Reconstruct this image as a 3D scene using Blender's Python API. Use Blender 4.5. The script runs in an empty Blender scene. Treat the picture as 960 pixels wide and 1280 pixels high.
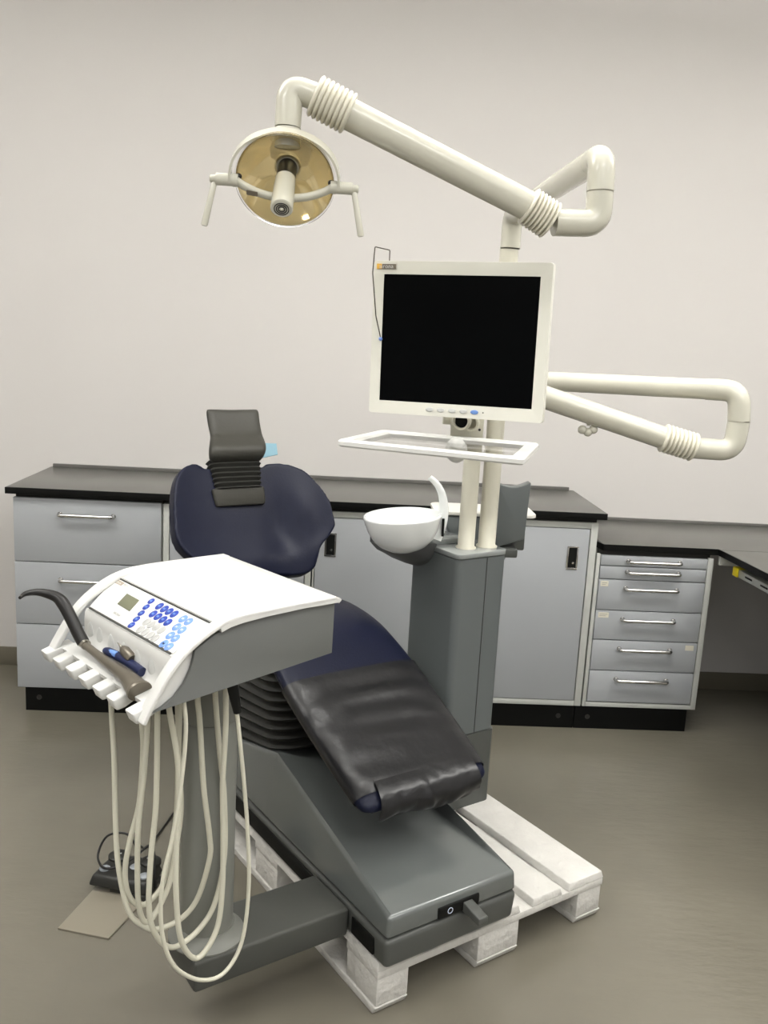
import bpy, bmesh, math, random
from mathutils import Vector, Matrix, noise
random.seed(7)
C = bpy.context.scene.collection
V = Vector
PI = math.pi

# ------------------------------------------------------------------ frames
def frame(x, y, z, rot):
    return Matrix.Translation((x, y, z)) @ Matrix.Rotation(rot, 4, 'Z')
W = Matrix.Identity(4)
P = frame(.1429, 1.9233, 0, .5554)          # pallet / treatment chair: x across, y towards the head end
K = frame(-.272, 1.928, 0, -.8646965)       # instrument console: x along its front, y to its back

# ------------------------------------------------------------------ materials
def lin(c):
    return tuple(((v/255)/12.92 if v/255 <= .04045 else ((v/255+.055)/1.055)**2.4) for v in c) + (1,)
def mat(name, rgb, rough=.5, metal=0., spec=.5, coat=0., bump=None, var=0., vscale=6., alpha=1., trans=0., ior=1.45):
    m = bpy.data.materials.new(name); m.use_nodes = True
    nt = m.node_tree; b = nt.nodes['Principled BSDF']
    b.inputs['Base Color'].default_value = lin(rgb)
    b.inputs['Roughness'].default_value = rough
    b.inputs['Metallic'].default_value = metal
    b.inputs['Specular IOR Level'].default_value = spec
    b.inputs['Coat Weight'].default_value = coat
    b.inputs['Coat Roughness'].default_value = .08
    b.inputs['Alpha'].default_value = alpha
    b.inputs['Transmission Weight'].default_value = trans
    b.inputs['IOR'].default_value = ior
    tc = nt.nodes.new('ShaderNodeTexCoord')
    n = nt.nodes.new('ShaderNodeTexNoise'); n.inputs['Scale'].default_value = vscale; n.inputs['Detail'].default_value = 4
    nt.links.new(tc.outputs['Object'], n.inputs['Vector'])
    mx = nt.nodes.new('ShaderNodeMix'); mx.data_type = 'RGBA'
    d = max(var, .015)
    mx.inputs['A'].default_value = lin(tuple(max(0, min(255, v*(1-d))) for v in rgb))
    mx.inputs['B'].default_value = lin(tuple(max(0, min(255, v*(1+d))) for v in rgb))
    nt.links.new(n.outputs['Fac'], mx.inputs['Factor'])
    nt.links.new(mx.outputs['Result'], b.inputs['Base Color'])
    if bump:
        sc, st, det = bump
        nb = nt.nodes.new('ShaderNodeTexNoise'); nb.inputs['Scale'].default_value = sc; nb.inputs['Detail'].default_value = det
        nt.links.new(tc.outputs['Object'], nb.inputs['Vector'])
        bp = nt.nodes.new('ShaderNodeBump'); bp.inputs['Strength'].default_value = st; bp.inputs['Distance'].default_value = .01
        nt.links.new(nb.outputs['Fac'], bp.inputs['Height']); nt.links.new(bp.outputs['Normal'], b.inputs['Normal'])
    return m

M = {}
M['wall'] = mat('wall_paint', (207, 204, 201), .8, spec=.2, var=.006, vscale=.8)
M['ceil'] = mat('ceiling_paint', (225, 224, 220), .9)
M['base'] = mat('floor_upstand', (112, 107, 93), .45)
M['white'] = mat('white_plastic', (214, 214, 211), .3, spec=.35)
M['white_mat'] = mat('white_mat', (196, 196, 193), .5)
M['gloss_white'] = mat('glazed_bowl', (236, 239, 238), .08, coat=.6)
M['cream'] = mat('cream_lacquer', (199, 197, 184), .22, coat=.35)
M['cream_soft'] = mat('cream_rubber', (214, 211, 196), .42)
M['hose'] = mat('hose_rubber', (208, 206, 190), .4)
M['pole'] = mat('pole_lacquer', (206, 203, 188), .3, coat=.2)
M['monitor'] = mat('monitor_case', (226, 225, 215), .35)
M['screen'] = mat('black_screen', (5, 6, 7), .35, spec=.06)
M['grey'] = mat('grey_lacquer', (112, 114, 112), .4, spec=.4)
M['base_top'] = mat('metallic_grey_cover', (112, 116, 115), .2, metal=.25, coat=.5)
M['base_low'] = mat('dark_grey_skirt', (84, 86, 83), .35)
M['arm'] = mat('arm_grey', (78, 79, 75), .5, spec=.35)
M['post'] = mat('post_grey', (126, 127, 121), .42)
M['column'] = mat('column_grey', (101, 106, 106), .35, coat=.15)
M['col_top'] = mat('column_top_grey', (142, 146, 145), .16, coat=.4)
M['bowl_arm'] = mat('bowl_arm_grey', (86, 88, 88), .4)
M['black'] = mat('black_rubber', (16, 17, 16), .5, spec=.3)
M['blackplastic'] = mat('black_plastic', (34, 33, 32), .35)
M['bellows'] = mat('bellows_rubber', (52, 52, 49), .5, spec=.35)
M['navy'] = mat('navy_upholstery', (22, 26, 46), .4, spec=.28, bump=(140, .06, 4), var=.03)
M['headrest'] = mat('headrest_leather', (66, 65, 60), .42, spec=.35, bump=(120, .06, 3))
M['lblue'] = mat('light_blue', (142, 180, 196), .6)
M['cab'] = mat('cabinet_front', (166, 169, 172), .45, var=.012)
M['frame'] = mat('cabinet_frame', (186, 188, 183), .5)
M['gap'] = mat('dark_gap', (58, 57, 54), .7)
M['worktop'] = mat('worktop_laminate', (104, 103, 99), .28, spec=.5, var=.03, vscale=20)
M['edge'] = mat('worktop_edge', (12, 13, 12), .45, spec=.25)
M['kick'] = mat('black_plinth', (14, 15, 14), .5, spec=.25)
M['chrome'] = mat('brushed_chrome', (206, 205, 202), .2, metal=1.)
M['steel'] = mat('steel_plate', (146, 140, 126), .3, metal=.15)
M['zinc'] = mat('zinc_rail', (176, 178, 174), .4, metal=.5)
M['yellow'] = mat('yellow_cap', (205, 188, 30), .4)
M['paint'] = mat('white_painted_wood', (206, 204, 199), .75, spec=.3, bump=(45, .6, 6), var=.07, vscale=9)
M['card'] = mat('label_paper', (212, 208, 192), .8)
M['ink'] = mat('print_ink', (150, 150, 146), .8)
M['line'] = mat('dark_line', (66, 66, 62), .5)
M['lcd'] = mat('lcd_green', (112, 114, 94), .25)
M['blue'] = mat('blue_key', (34, 62, 156), .4)
M['paleblue'] = mat('pale_blue_key', (112, 148, 208), .4)
M['palegrey'] = mat('pale_grey_key', (172, 172, 170), .45)
M['softkey'] = mat('soft_grey_key', (204, 205, 202), .45)  # monitor buttons, and the grey that stands for shade in the niches
M['joint'] = mat('joint_line', (140, 136, 122), .5)
M['whitekey'] = mat('key_mark', (200, 208, 226), .5)
M['gun'] = mat('gunmetal', (112, 106, 95), .32, metal=.45)
M['handblue'] = mat('navy_handpiece', (34, 42, 78), .35)
M['silver'] = mat('silver_tip', (160, 156, 146), .25, metal=.9)
M['orange'] = mat('amber_badge', (232, 184, 84), .5)
M['badge'] = mat('grey_badge', (112, 104, 92), .5)
M['badge2'] = mat('pale_badge', (160, 150, 136), .6)
M['film'] = mat('grey_film', (29, 29, 31), .3, spec=.45, coat=.1, bump=(22, .2, 3))
M['pedal'] = mat('pedal_black', (44, 44, 41), .45)
M['butt'] = mat('grey_button', (150, 155, 160), .4)
M['wire'] = mat('dark_wire', (88, 82, 74), .35, metal=.5)
M['bead'] = mat('blue_bead', (120, 150, 215), .3)
M['shelf'] = mat('white_shelf', (232, 231, 224), .3)

# tray pane and lamp reflector are clear
M['pane'] = mat('clear_pane', (252, 252, 251), .0, trans=1., ior=1.03)
M['amber'] = mat('amber_glass', (244, 228, 180), .06, trans=.72, ior=1.35, coat=1., metal=.25)
M['clear'] = mat('clear_shield', (244, 244, 246), .04, trans=1., ior=1.15)

# floor: glossy poured resin with flow marks
def floor_mat():
    m = bpy.data.materials.new('poured_resin_floor'); m.use_nodes = True
    nt = m.node_tree; b = nt.nodes['Principled BSDF']
    tc = nt.nodes.new('ShaderNodeTexCoord')
    n = nt.nodes.new('ShaderNodeTexNoise'); n.inputs['Scale'].default_value = 1.3; n.inputs['Detail'].default_value = 5
    cr = nt.nodes.new('ShaderNodeValToRGB')
    cr.color_ramp.elements[0].position = .3; cr.color_ramp.elements[0].color = lin((111, 107, 96))
    cr.color_ramp.elements[1].position = .75; cr.color_ramp.elements[1].color = lin((126, 122, 110))
    nt.links.new(tc.outputs['Object'], n.inputs['Vector']); nt.links.new(n.outputs['Fac'], cr.inputs['Fac'])
    nt.links.new(cr.outputs['Color'], b.inputs['Base Color'])
    b.inputs['Roughness'].default_value = .2
    b.inputs['Specular IOR Level'].default_value = .5
    mp = nt.nodes.new('ShaderNodeMapping'); mp.inputs['Scale'].default_value = (9, 26, 1)
    mp.inputs['Rotation'].default_value = (0, 0, .35)
    n2 = nt.nodes.new('ShaderNodeTexNoise'); n2.inputs['Scale'].default_value = 1.; n2.inputs['Detail'].default_value = 3
    n3 = nt.nodes.new('ShaderNodeTexNoise'); n3.inputs['Scale'].default_value = 1.1; n3.inputs['Detail'].default_value = 2
    n2.inputs['Roughness'].default_value = .65
    rm = nt.nodes.new('ShaderNodeMapRange'); rm.inputs['From Min'].default_value = .46; rm.inputs['From Max'].default_value = .62; rm.inputs['To Min'].default_value = .15
    mu = nt.nodes.new('ShaderNodeMath'); mu.operation = 'MULTIPLY'
    nt.links.new(tc.outputs['Object'], mp.inputs['Vector']); nt.links.new(mp.outputs['Vector'], n2.inputs['Vector'])
    nt.links.new(tc.outputs['Object'], n3.inputs['Vector'])
    nt.links.new(n2.outputs['Fac'], mu.inputs[0]); nt.links.new(n3.outputs['Fac'], rm.inputs['Value']); nt.links.new(rm.outputs['Result'], mu.inputs[1])
    bp = nt.nodes.new('ShaderNodeBump'); bp.inputs['Strength'].default_value = .28; bp.inputs['Distance'].default_value = .01
    nt.links.new(mu.outputs['Value'], bp.inputs['Height']); nt.links.new(bp.outputs['Normal'], b.inputs['Normal'])
    return m
M['floor'] = floor_mat()

# ------------------------------------------------------------------ mesh helpers (all in world metres)
def T(F, p):
    return F @ V(p)
def box(bm, F, lo, hi, bev=0., seg=2, rot=None):
    t = bmesh.new(); bmesh.ops.create_cube(t, size=1)
    c = [(a+b)/2 for a, b in zip(lo, hi)]; s = [abs(b-a) for a, b in zip(lo, hi)]
    for v in t.verts: v.co = V((v.co.x*s[0], v.co.y*s[1], v.co.z*s[2]))
    if bev: bmesh.ops.bevel(t, geom=t.edges[:], offset=min(bev, min(s)*.45), segments=seg, profile=.5, affect='EDGES')
    R = rot if rot else Matrix.Identity(4)
    for v in t.verts: v.co = F @ (V(c) + (R @ v.co))
    join(bm, t)
def join(bm, t):
    me = bpy.data.meshes.new('tmp'); t.to_mesh(me); t.free(); bm.from_mesh(me); bpy.data.meshes.remove(me)
def hull(bm, F, bot, top, bev=0., seg=3):
    """prismatoid between two equal rings of points"""
    t = bmesh.new()
    a = [t.verts.new(p) for p in bot]; b = [t.verts.new(p) for p in top]; n = len(a)
    t.faces.new(a[::-1]); t.faces.new(b)
    for i in range(n): t.faces.new((a[i], a[(i+1) % n], b[(i+1) % n], b[i]))
    bmesh.ops.recalc_face_normals(t, faces=t.faces)
    if bev: bmesh.ops.bevel(t, geom=t.edges[:], offset=bev, segments=seg, profile=.5, affect='EDGES')
    for v in t.verts: v.co = F @ v.co
    join(bm, t)
def prism(bm, F, poly, axis, a, b, bev=0., seg=2):
    """poly in the plane across axis ('x': (y,z), 'y': (x,z), 'z': (x,y)) swept from a to b"""
    def p(q, h):
        return {'x': (h, q[0], q[1]), 'y': (q[0], h, q[1]), 'z': (q[0], q[1], h)}[axis]
    hull(bm, F, [p(q, a) for q in poly], [p(q, b) for q in poly], bev, seg)
def spline(pts, n=8):
    pts = [V(p) for p in pts]; out = []
    for i in range(len(pts)-1):
        p0 = pts[max(i-1, 0)]; p1 = pts[i]; p2 = pts[i+1]; p3 = pts[min(i+2, len(pts)-1)]
        for k in range(n):
            t = k/n
            out.append(.5*((2*p1)+(p2-p0)*t+(2*p0-5*p1+4*p2-p3)*t*t+(3*p1-p0-3*p2+p3)*t**3))
    out.append(pts[-1]); return out
def fillet(pts, r, n=8):
    pts = [V(p) for p in pts]; out = [pts[0]]
    for i in range(1, len(pts)-1):
        a = (pts[i-1]-pts[i]); b = (pts[i+1]-pts[i])
        d = min(r, a.length*.49, b.length*.49)
        q0 = pts[i]+a.normalized()*d; q1 = pts[i]+b.normalized()*d
        for k in range(n+1):
            t = k/n; out.append(q0*(1-t)**2+pts[i]*2*t*(1-t)+q1*t*t)
    out.append(pts[-1]); return out
def tube(bm, F, pts, r, n=16, cap=True, flat=None):
    """round bar along pts; r a number or one per point; flat=(a,b) squashes the section"""
    pts = [F @ V(p) for p in pts]; m = len(pts)
    rs = r if isinstance(r, (list, tuple)) else [r]*m
    tan = [(pts[min(i+1, m-1)]-pts[max(i-1, 0)]).normalized() for i in range(m)]
    up = V((0, 0, 1)) if abs(tan[0].z) < .9 else V((1, 0, 0))
    u = tan[0].cross(up).normalized(); rings = []
    for i in range(m):
        u = (u - tan[i]*u.dot(tan[i])).normalized(); w = tan[i].cross(u)
        fa, fb = flat if flat else (1, 1)
        rings.append([bm.verts.new(pts[i]+(u*math.cos(2*PI*k/n)*fa+w*math.sin(2*PI*k/n)*fb)*rs[i]) for k in range(n)])
    for a, b in zip(rings, rings[1:]):
        for k in range(n): bm.faces.new((a[k], a[(k+1) % n], b[(k+1) % n], b[k]))
    if cap: bm.faces.new(rings[0][::-1]); bm.faces.new(rings[-1])
def loft(bm, F, rings, cap=True, closed=True):
    vs = [[bm.verts.new(F @ V(p)) for p in r] for r in rings]; n = len(vs[0])
    for a, b in zip(vs, vs[1:]):
        for k in range(n if closed else n-1): bm.faces.new((a[k], a[(k+1) % n], b[(k+1) % n], b[k]))
    if cap: bm.faces.new(vs[0][::-1]); bm.faces.new(vs[-1])
def lathe(bm, F, prof, n=32, cap=True):
    rings = [[(r*math.cos(2*PI*k/n), r*math.sin(2*PI*k/n), h) for k in range(n)] for r, h in prof]
    loft(bm, F, rings, cap)
def axis_frame(o, d, xhint=(1, 0, 0)):
    z = V(d).normalized(); x = V(xhint); x = (x-z*x.dot(z)).normalized(); y = z.cross(x)
    m = Matrix((x, y, z)).transposed().to_4x4(); m.translation = V(o); return m
def ball(bm, F, c, rad, n=16):
    t = bmesh.new(); bmesh.ops.create_uvsphere(t, u_segments=n, v_segments=n//2+2, radius=1)
    r = rad if isinstance(rad, (tuple, list)) else (rad,)*3
    for v in t.verts: v.co = F @ (V(c)+V((v.co.x*r[0], v.co.y*r[1], v.co.z*r[2])))
    join(bm, t)
def rrect(x0, x1, y0, y1, r, n=5):
    o = []
    for cx, cy, a in ((x1-r, y1-r, 0), (x0+r, y1-r, PI/2), (x0+r, y0+r, PI), (x1-r, y0+r, 1.5*PI)):
        for k in range(n+1): o.append((cx+r*math.cos(a+PI/2*k/n), cy+r*math.sin(a+PI/2*k/n)))
    return o
def lettering(bm, F, s, size, center=True):
    """flat letters in F's xy plane"""
    cu = bpy.data.curves.new('t', 'FONT'); cu.body = s; cu.size = size; cu.resolution_u = 2
    if center: cu.align_x = 'CENTER'; cu.align_y = 'CENTER'
    o = bpy.data.objects.new('t', cu); C.objects.link(o)
    dg = bpy.context.evaluated_depsgraph_get(); me = bpy.data.meshes.new_from_object(o.evaluated_get(dg))
    me.transform(F); bm.from_mesh(me); bpy.data.meshes.remove(me)
    bpy.data.objects.remove(o); bpy.data.curves.remove(cu)

# ------------------------------------------------------------------ objects
WM = {}
def thing(name, label, cat, F, group=None):
    o = bpy.data.objects.new(name, None); C.objects.link(o); o.empty_display_size = .05
    o.matrix_world = F; WM[o.name] = F.copy()
    o['label'] = label; o['category'] = cat
    if group: o['group'] = group
    return o
def obj(name, bm, m, parent=None, smooth=35, label=None, recalc=True):
    if recalc: bmesh.ops.recalc_face_normals(bm, faces=bm.faces)
    me = bpy.data.meshes.new(name); bm.to_mesh(me); bm.free()
    o = bpy.data.objects.new(name, me); C.objects.link(o); me.materials.append(M[m] if isinstance(m, str) else m)
    F = WM[parent.name] if parent else Matrix.Identity(4)
    if parent: me.transform(F.inverted()); o.parent = parent
    WM[o.name] = F
    if smooth:
        for p in me.polygons: p.use_smooth = True
        me.set_sharp_from_angle(angle=math.radians(smooth))
    if label: o['label'] = label
    return o
def struct(name, bm, m):
    o = obj(name, bm, m); o['kind'] = 'structure'; return o
def tag(o, label, cat, group=None):
    o['label'] = label; o['category'] = cat
    if group: o['group'] = group
    return o
def new(): return bmesh.new()

# ================================================================== ROOM
YB = 4.17
b = new(); box(b, W, (-3.6, -3.2, -.1), (4.0, YB+.1, 0)); struct('floor', b, 'floor')
b = new(); box(b, W, (-3.6, YB, 0), (4.0, YB+.1, 3.5)); struct('wall_back', b, 'wall')
b = new(); box(b, W, (-3.7, -3.2, 0), (-3.6, YB+.1, 3.5)); struct('wall_left', b, 'wall')
b = new(); box(b, W, (4.0, -3.2, 0), (4.1, YB+.1, 3.5)); struct('wall_right', b, 'wall')
b = new(); box(b, W, (-3.6, -3.2, 3.5), (4.0, YB+.1, 3.6)); struct('ceiling', b, 'ceil')
b = new(); box(b, W, (-3.6, YB-.006, 0), (4.0, YB, .092), .003); struct('baseboard_back', b, 'base')

# ================================================================== BENCH
CY = 3.616; KY = 3.655; GAP = .003
def handle(parent, x0, x1, z, y):
    b = new()
    tube(b, W, fillet([(x0, y+.004, z), (x0, y-.03, z), (x1, y-.03, z), (x1, y+.004, z)], .014, 5), .0078, 12)
    for x in (x0, x1): tube(b, W, [(x, y+.002, z), (x, y-.006, z)], .010, 12)
    return obj('handle', b, 'chrome', parent)
def carcass(t, x0, x1, z0, z1, y, ky, k0, k1):
    b = new(); box(b, W, (x0, y+.018, z0), (x1, YB-.02, z1), .002); obj('carcass', b, 'frame', t)
    b = new(); box(b, W, (k0, ky, 0), (k1, ky+.02, z0-.002), .001)
    obj('plinth', b, 'kick', t, label='black plinth below the cabinet')
def plug(t, x, z, y):
    b = new(); lathe(b, axis_frame((x, y, z), (0, -1, 0)), [(.011, -.002), (.011, .002), (.0085, .0025), (.0085, .0005)], 20)
    obj('plinth_plug', b, 'gap', t)

# left drawer cabinet
t = thing('drawer_cabinet', 'light grey cabinet of three wide drawers at left end of bench', 'cabinet', frame(-1.015, 3.9, 0, 0))
carcass(t, -1.314, -.718, .118, .925, CY, KY, -1.297, -.70)
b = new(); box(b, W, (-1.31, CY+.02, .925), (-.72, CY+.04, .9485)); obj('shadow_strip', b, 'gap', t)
for z0, z1, hz in ((.668, .932, .87), (.401, .664, .595), (.120, .397, .33)):
    b = new(); box(b, W, (-1.315, CY, z0), (-.722, CY+.018, z1), .002); d = obj('drawer', b, 'cab', t)
    handle(d, -1.128, -.914, hz, CY)
plug(t, -1.24, .06, KY)

# middle cabinet behind the chair
t = thing('door_cabinet', 'light grey single door cabinet behind the navy backrest', 'cabinet', frame(-.41, 3.9, 0, 0))
carcass(t, -.714, -.106, .118, .925, CY, KY, -.70, -.11)
b = new(); box(b, W, (-.714, CY+.002, .118), (-.69, CY+.018, .93), .002)
box(b, W, (-.13, CY+.002, .118), (-.106, CY+.018, .93), .002); box(b, W, (-.69, CY+.002, .905), (-.13, CY+.018, .93), .002)
box(b, W, (-.69, CY+.002, .118), (-.13, CY+.018, .14), .002); obj('face_frame', b, 'frame', t)
b = new(); box(b, W, (-.687, CY, .143), (-.133, CY+.018, .902), .002); obj('door', b, 'cab', t)

def cup_pull(d, x, z):
    b = new(); y = CY-.0005
    for lo, hi in (((x-.024, z-.05), (x+.024, z-.043)), ((x-.024, z+.043), (x+.024, z+.05)), ((x-.024, z-.043), (x-.017, z+.043)), ((x+.017, z-.043), (x+.024, z+.043))):
        box(b, W, (lo[0], y-.003, lo[1]), (hi[0], y+.002, hi[1]), .001)
    h = obj('recessed_pull', b, 'chrome', d)
    b = new(); box(b, W, (x-.017, y-.0005, z-.043), (x+.017, y+.002, z+.043)); obj('pull_recess', b, 'black', h)
    b = new(); lathe(b, axis_frame((x+.004, y-.0005, z-.022), (0, -1, 0)), [(.005, 0), (.005, .002), (.003, .0025)], 14); obj('lock', b, 'chrome', h)
t = thing('door_cabinet', 'wide light grey two door cabinet with recessed pulls, behind the cuspidor column', 'cabinet', frame(.49, 3.9, 0, 0))
carcass(t, -.10, 1.082, .118, .925, CY, KY, -.105, 1.068)
b = new()
box(b, W, (-.10, CY+.002, .118), (-.094, CY+.018, .93), .002); box(b, W, (1.055, CY+.002, .118), (1.084, CY+.018, .93), .002)
box(b, W, (-.094, CY+.002, .905), (1.055, CY+.018, .93), .002); box(b, W, (-.094, CY+.002, .118), (1.055, CY+.018, .142), .002)
obj('face_frame', b, 'frame', t)
b = new(); box(b, W, (-.09, CY, .145), (.478, CY+.018, .902), .002); d = obj('door', b, 'cab', t); cup_pull(d, -.029, .79)
b = new(); box(b, W, (.482, CY, .145), (1.05, CY+.018, .902), .002); d = obj('door', b, 'cab', t); cup_pull(d, .985, .778)
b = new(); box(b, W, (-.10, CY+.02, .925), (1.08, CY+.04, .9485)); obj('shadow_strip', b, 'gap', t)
plug(t, 1.0, .055, KY)

# low drawer cabinet at right
t = thing('drawer_cabinet', 'low light grey cabinet of six drawers under the lower worktop', 'cabinet', frame(1.34, 3.9, 0, 0))
carcass(t, 1.09, 1.592, .118, .79, CY, KY, 1.072, 1.572)
b = new()
box(b, W, (1.09, CY+.002, .118), (1.106, CY+.018, .80), .002); box(b, W, (1.568, CY+.002, .118), (1.592, CY+.018, .80), .002)
box(b, W, (1.106, CY+.002, .118), (1.568, CY+.018, .138), .002); obj('face_frame', b, 'frame', t)
zs = [.797, .75, .692, .556, .424, .286, .141]
for k in range(6):
    b = new(); box(b, W, (1.109, CY, zs[k+1]+.002), (1.565, CY+.018, zs[k]-.002), .002); d = obj('drawer', b, 'cab', t)
    hz = zs[k]-(.022 if k < 2 else .036)
    handle(d, 1.225, 1.445, hz, CY)
    if k in (2, 3, 4):
        x0, x1, z1 = {2: (1.117, 1.15, .684), 3: (1.12, 1.165, .546), 4: (1.513, 1.55, .412)}[k]
        b = new(); box(b, W, (x0, CY-.001, z1-.023), (x1, CY+.001, z1)); c = obj('label_card', b, 'card', d, label='small paper label')
        if k != 4:
            b = new()
            for q in range(2): box(b, W, (x0+.005, CY-.0016, z1-.009-q*.007), (x1-.006-q*.006, CY-.0005, z1-.007-q*.007))
            obj('label_print', b, 'ink', c)
plug(t, 1.13, .055, KY)
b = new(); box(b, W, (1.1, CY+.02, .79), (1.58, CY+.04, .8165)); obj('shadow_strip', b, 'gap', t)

# worktops
t = thing('worktop', 'long high dark grey worktop with black front edge over the grey cabinets', 'worktop', frame(-.11, 3.9, .95, 0))
b = new(); box(b, W, (-1.337, 3.597, .949), (1.11, YB-.002, .976), .0015); obj('slab', b, 'worktop', t)
b = new(); box(b, W, (-1.338, 3.593, .949), (1.111, 3.599, .9755), .001); box(b, W, (-1.3385, 3.595, .949), (-1.335, YB-.002, .9745), .001)
box(b, W, (1.108, 3.595, .949), (1.1115, YB-.002, .9745), .001); obj('edge_band', b, 'edge', t, label='black edge band')
b = new(); box(b, W, (-1.325, YB-.018, .975), (1.085, YB-.002, .992), .002); obj('upstand', b, 'worktop', t)

t = thing('worktop', 'lower dark grey corner worktop at right with L-shaped black front edge', 'worktop', frame(2.0, 3.9, .82, 0))
b = new()
prism(b, W, [(1.112, 3.612), (1.604, 3.612), (1.645, 2.95), (1.69, 2.2), (2.6, 2.2), (2.6, YB-.002), (1.112, YB-.002)], 'z', .818, .842, .001)
obj('slab', b, 'worktop', t)
b = new(); e = [(1.094, 3.68), (1.112, 3.608), (1.602, 3.608), (1.643, 2.95), (1.688, 2.196)]; th = .005
for p, q in zip(e, e[1:]):
    d = V((q[0]-p[0], q[1]-p[1], 0)).normalized(); nn = V((-d.y, d.x, 0))*th
    prism(b, W, [p, q, (q[0]+nn.x, q[1]+nn.y), (p[0]+nn.x, p[1]+nn.y)], 'z', .817, .843)
prism(b, W, [(1.094, 3.68), (1.112, 3.608), (1.113, 3.68)], 'z', .8175, .842)
obj('edge_band', b, 'edge', t, label='black edge band')
b = new(); box(b, W, (1.112, YB-.016, .84), (2.6, YB-.002, .856), .002); obj('upstand', b, 'worktop', t)
b = new(); box(b, W, (1.605, 3.597, .8415), (2.59, 3.600, .8425)); obj('seam', b, 'line', t)
# cable rail under the short leg of the corner
t = thing('cable_rail', 'slotted grey metal rail with yellow end cap under lower worktop at right edge', 'rail', frame(1.66, 3.2, .78, .06))
Rl = frame(1.665, 3.2, 0, .0565)
b = new(); box(b, Rl, (-.02, -.9, .790), (.02, .27, .794), .001); box(b, Rl, (-.02, -.9, .763), (-.016, .27, .794), .001)
box(b, Rl, (.016, -.9, .763), (.02, .27, .816), .001); obj('channel', b, 'zinc', t)
for k in range(9):
    b = new(); box(b, Rl, (-.0215, .18-k*.12-.028, .775), (-.0155, .18-k*.12+.028, .783), .002)
    obj('slot', b, 'black', t)
b = new(); box(b, Rl, (-.026, .262, .760), (.026, .305, .800), .006); obj('end_cap', b, 'yellow', t, label='yellow end cap')
b = new(); box(b, W, (1.61, 3.60, .775), (1.70, 3.618, .816), .002); obj('bracket', b, 'frame', t)
b = new(); box(b, W, (2.56, 2.3, 0), (2.6, YB-.01, .818)); tag(obj('support_panel', b, 'cab'), 'grey support panel under the far right of lower worktop', 'panel')

# ================================================================== PALLET
t = thing('pallet', 'white painted wooden pallet under the treatment chair', 'pallet', P)
L = 1.2
for x0, x1 in ((0, .145), (.1825, .2825), (.3275, .4725), (.515, .632), (.655, .8)):
    b = new(); c = .006
    hull(b, P, [(x0, 0, .122), (x1, 0, .122), (x1, L, .122), (x0, L, .122)], [(x0+c, .004, .144), (x1-c, .004, .144), (x1-c, L-.004, .144), (x0+c, L-.004, .144)], .003)
    obj('top_board', b, 'paint', t)
for y in (0, .5275, 1.055):
    b = new(); box(b, P, (.002, y, .100), (.798, y+.145, .122), .003); obj('stringer_board', b, 'paint', t)
    for x0, x1 in ((.004, .1), (.3275, .4725), (.7, .796)):
        b = new(); box(b, P, (x0, y+.003, .022), (x1, y+.143, .100), .004); obj('block', b, 'paint', t)
for x0, x1 in ((0, .1), (.3275, .4725), (.7, .8)):
    b = new(); hull(b, P, [(x0, .012, 0), (x1, .012, 0), (x1, L-.012, 0), (x0, L-.012, 0)], [(x0, 0, .022), (x1, 0, .022), (x1, L, .022), (x0, L, .022)], .003)
    obj('bottom_board', b, 'paint', t)

# ================================================================== TREATMENT CHAIR
t = thing('dental_chair', 'navy dental treatment chair on a wedge shaped metallic grey base', 'dental chair', P)
Z0 = .144
b = new(); hull(b, P, [(.004, -.026, Z0), (.416, -.026, Z0), (.416, 1.0, Z0), (.004, 1.0, Z0)], [(-.001, -.031, .224), (.421, -.031, .224), (.421, 1.0, .224), (-.001, 1.0, .224)], .014, 4)
skirt = obj('base_skirt', b, 'base_low', t)
b = new(); box(b, P, (-.004, .02, .160), (.004, .118, .206), .002); box(b, P, (-.004, .318, .160), (.004, .93, .206), .002)
obj('side_inlay', b, 'black', skirt, label='black rubber inlay')
b = new()
tp = [(.008, -.026, .283), (.412, -.026, .283), (.385, .61, .415), (.385, .97, .335), (.035, .97, .335), (.035, .61, .415)]
bt = [(.002, -.028, .226), (.418, -.028, .226), (.418, .61, .226), (.418, .99, .226), (.002, .99, .226), (.002, .61, .226)]
hull(b, P, bt, tp, .011, 4)
cover = obj('base_cover', b, 'base_top', t)
b = new(); box(b, P, (.155, -.0325, .232), (.285, -.026, .262), .002); sw = obj('switch_recess', b, 'black', cover)
b = new(); lathe(b, axis_frame(T(P, (.19, -.033, .247)), P.to_3x3() @ V((0, -1, 0)), P.to_3x3() @ V((1, 0, 0))), [(.0085, 0), (.0085, .001), (.0065, .001), (.0065, 0)], 20, False)
obj('switch_mark', b, 'whitekey', sw, label='white power symbol ring')
b = new(); hull(b, P, [(.232, -.095, .224), (.262, -.095, .224), (.262, -.026, .228), (.232, -.026, .228)], [(.232, -.095, .244), (.262, -.095, .244), (.262, -.026, .256), (.232, -.026, .256)], .003)
obj('switch_lever', b, 'base_low', sw)

# lift bellows
b = new(); rings = []; N = 11
for i in range(2*N+1):
    f = i/(2*N); s = .0 if i % 2 else .016
    sh = .075*f
    ring = []
    for x, y in rrect(.03+s, .40-s, .60+s+sh, .99-s+sh*.4, .07, 5):
        zb = .418-max(0, (y-.62))*.22
        ring.append((x, y, zb*(1-f)+.725*f))
    rings.append(ring)
loft(b, P, rings); obj('lift_bellows', b, 'bellows', t, smooth=20)

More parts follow.
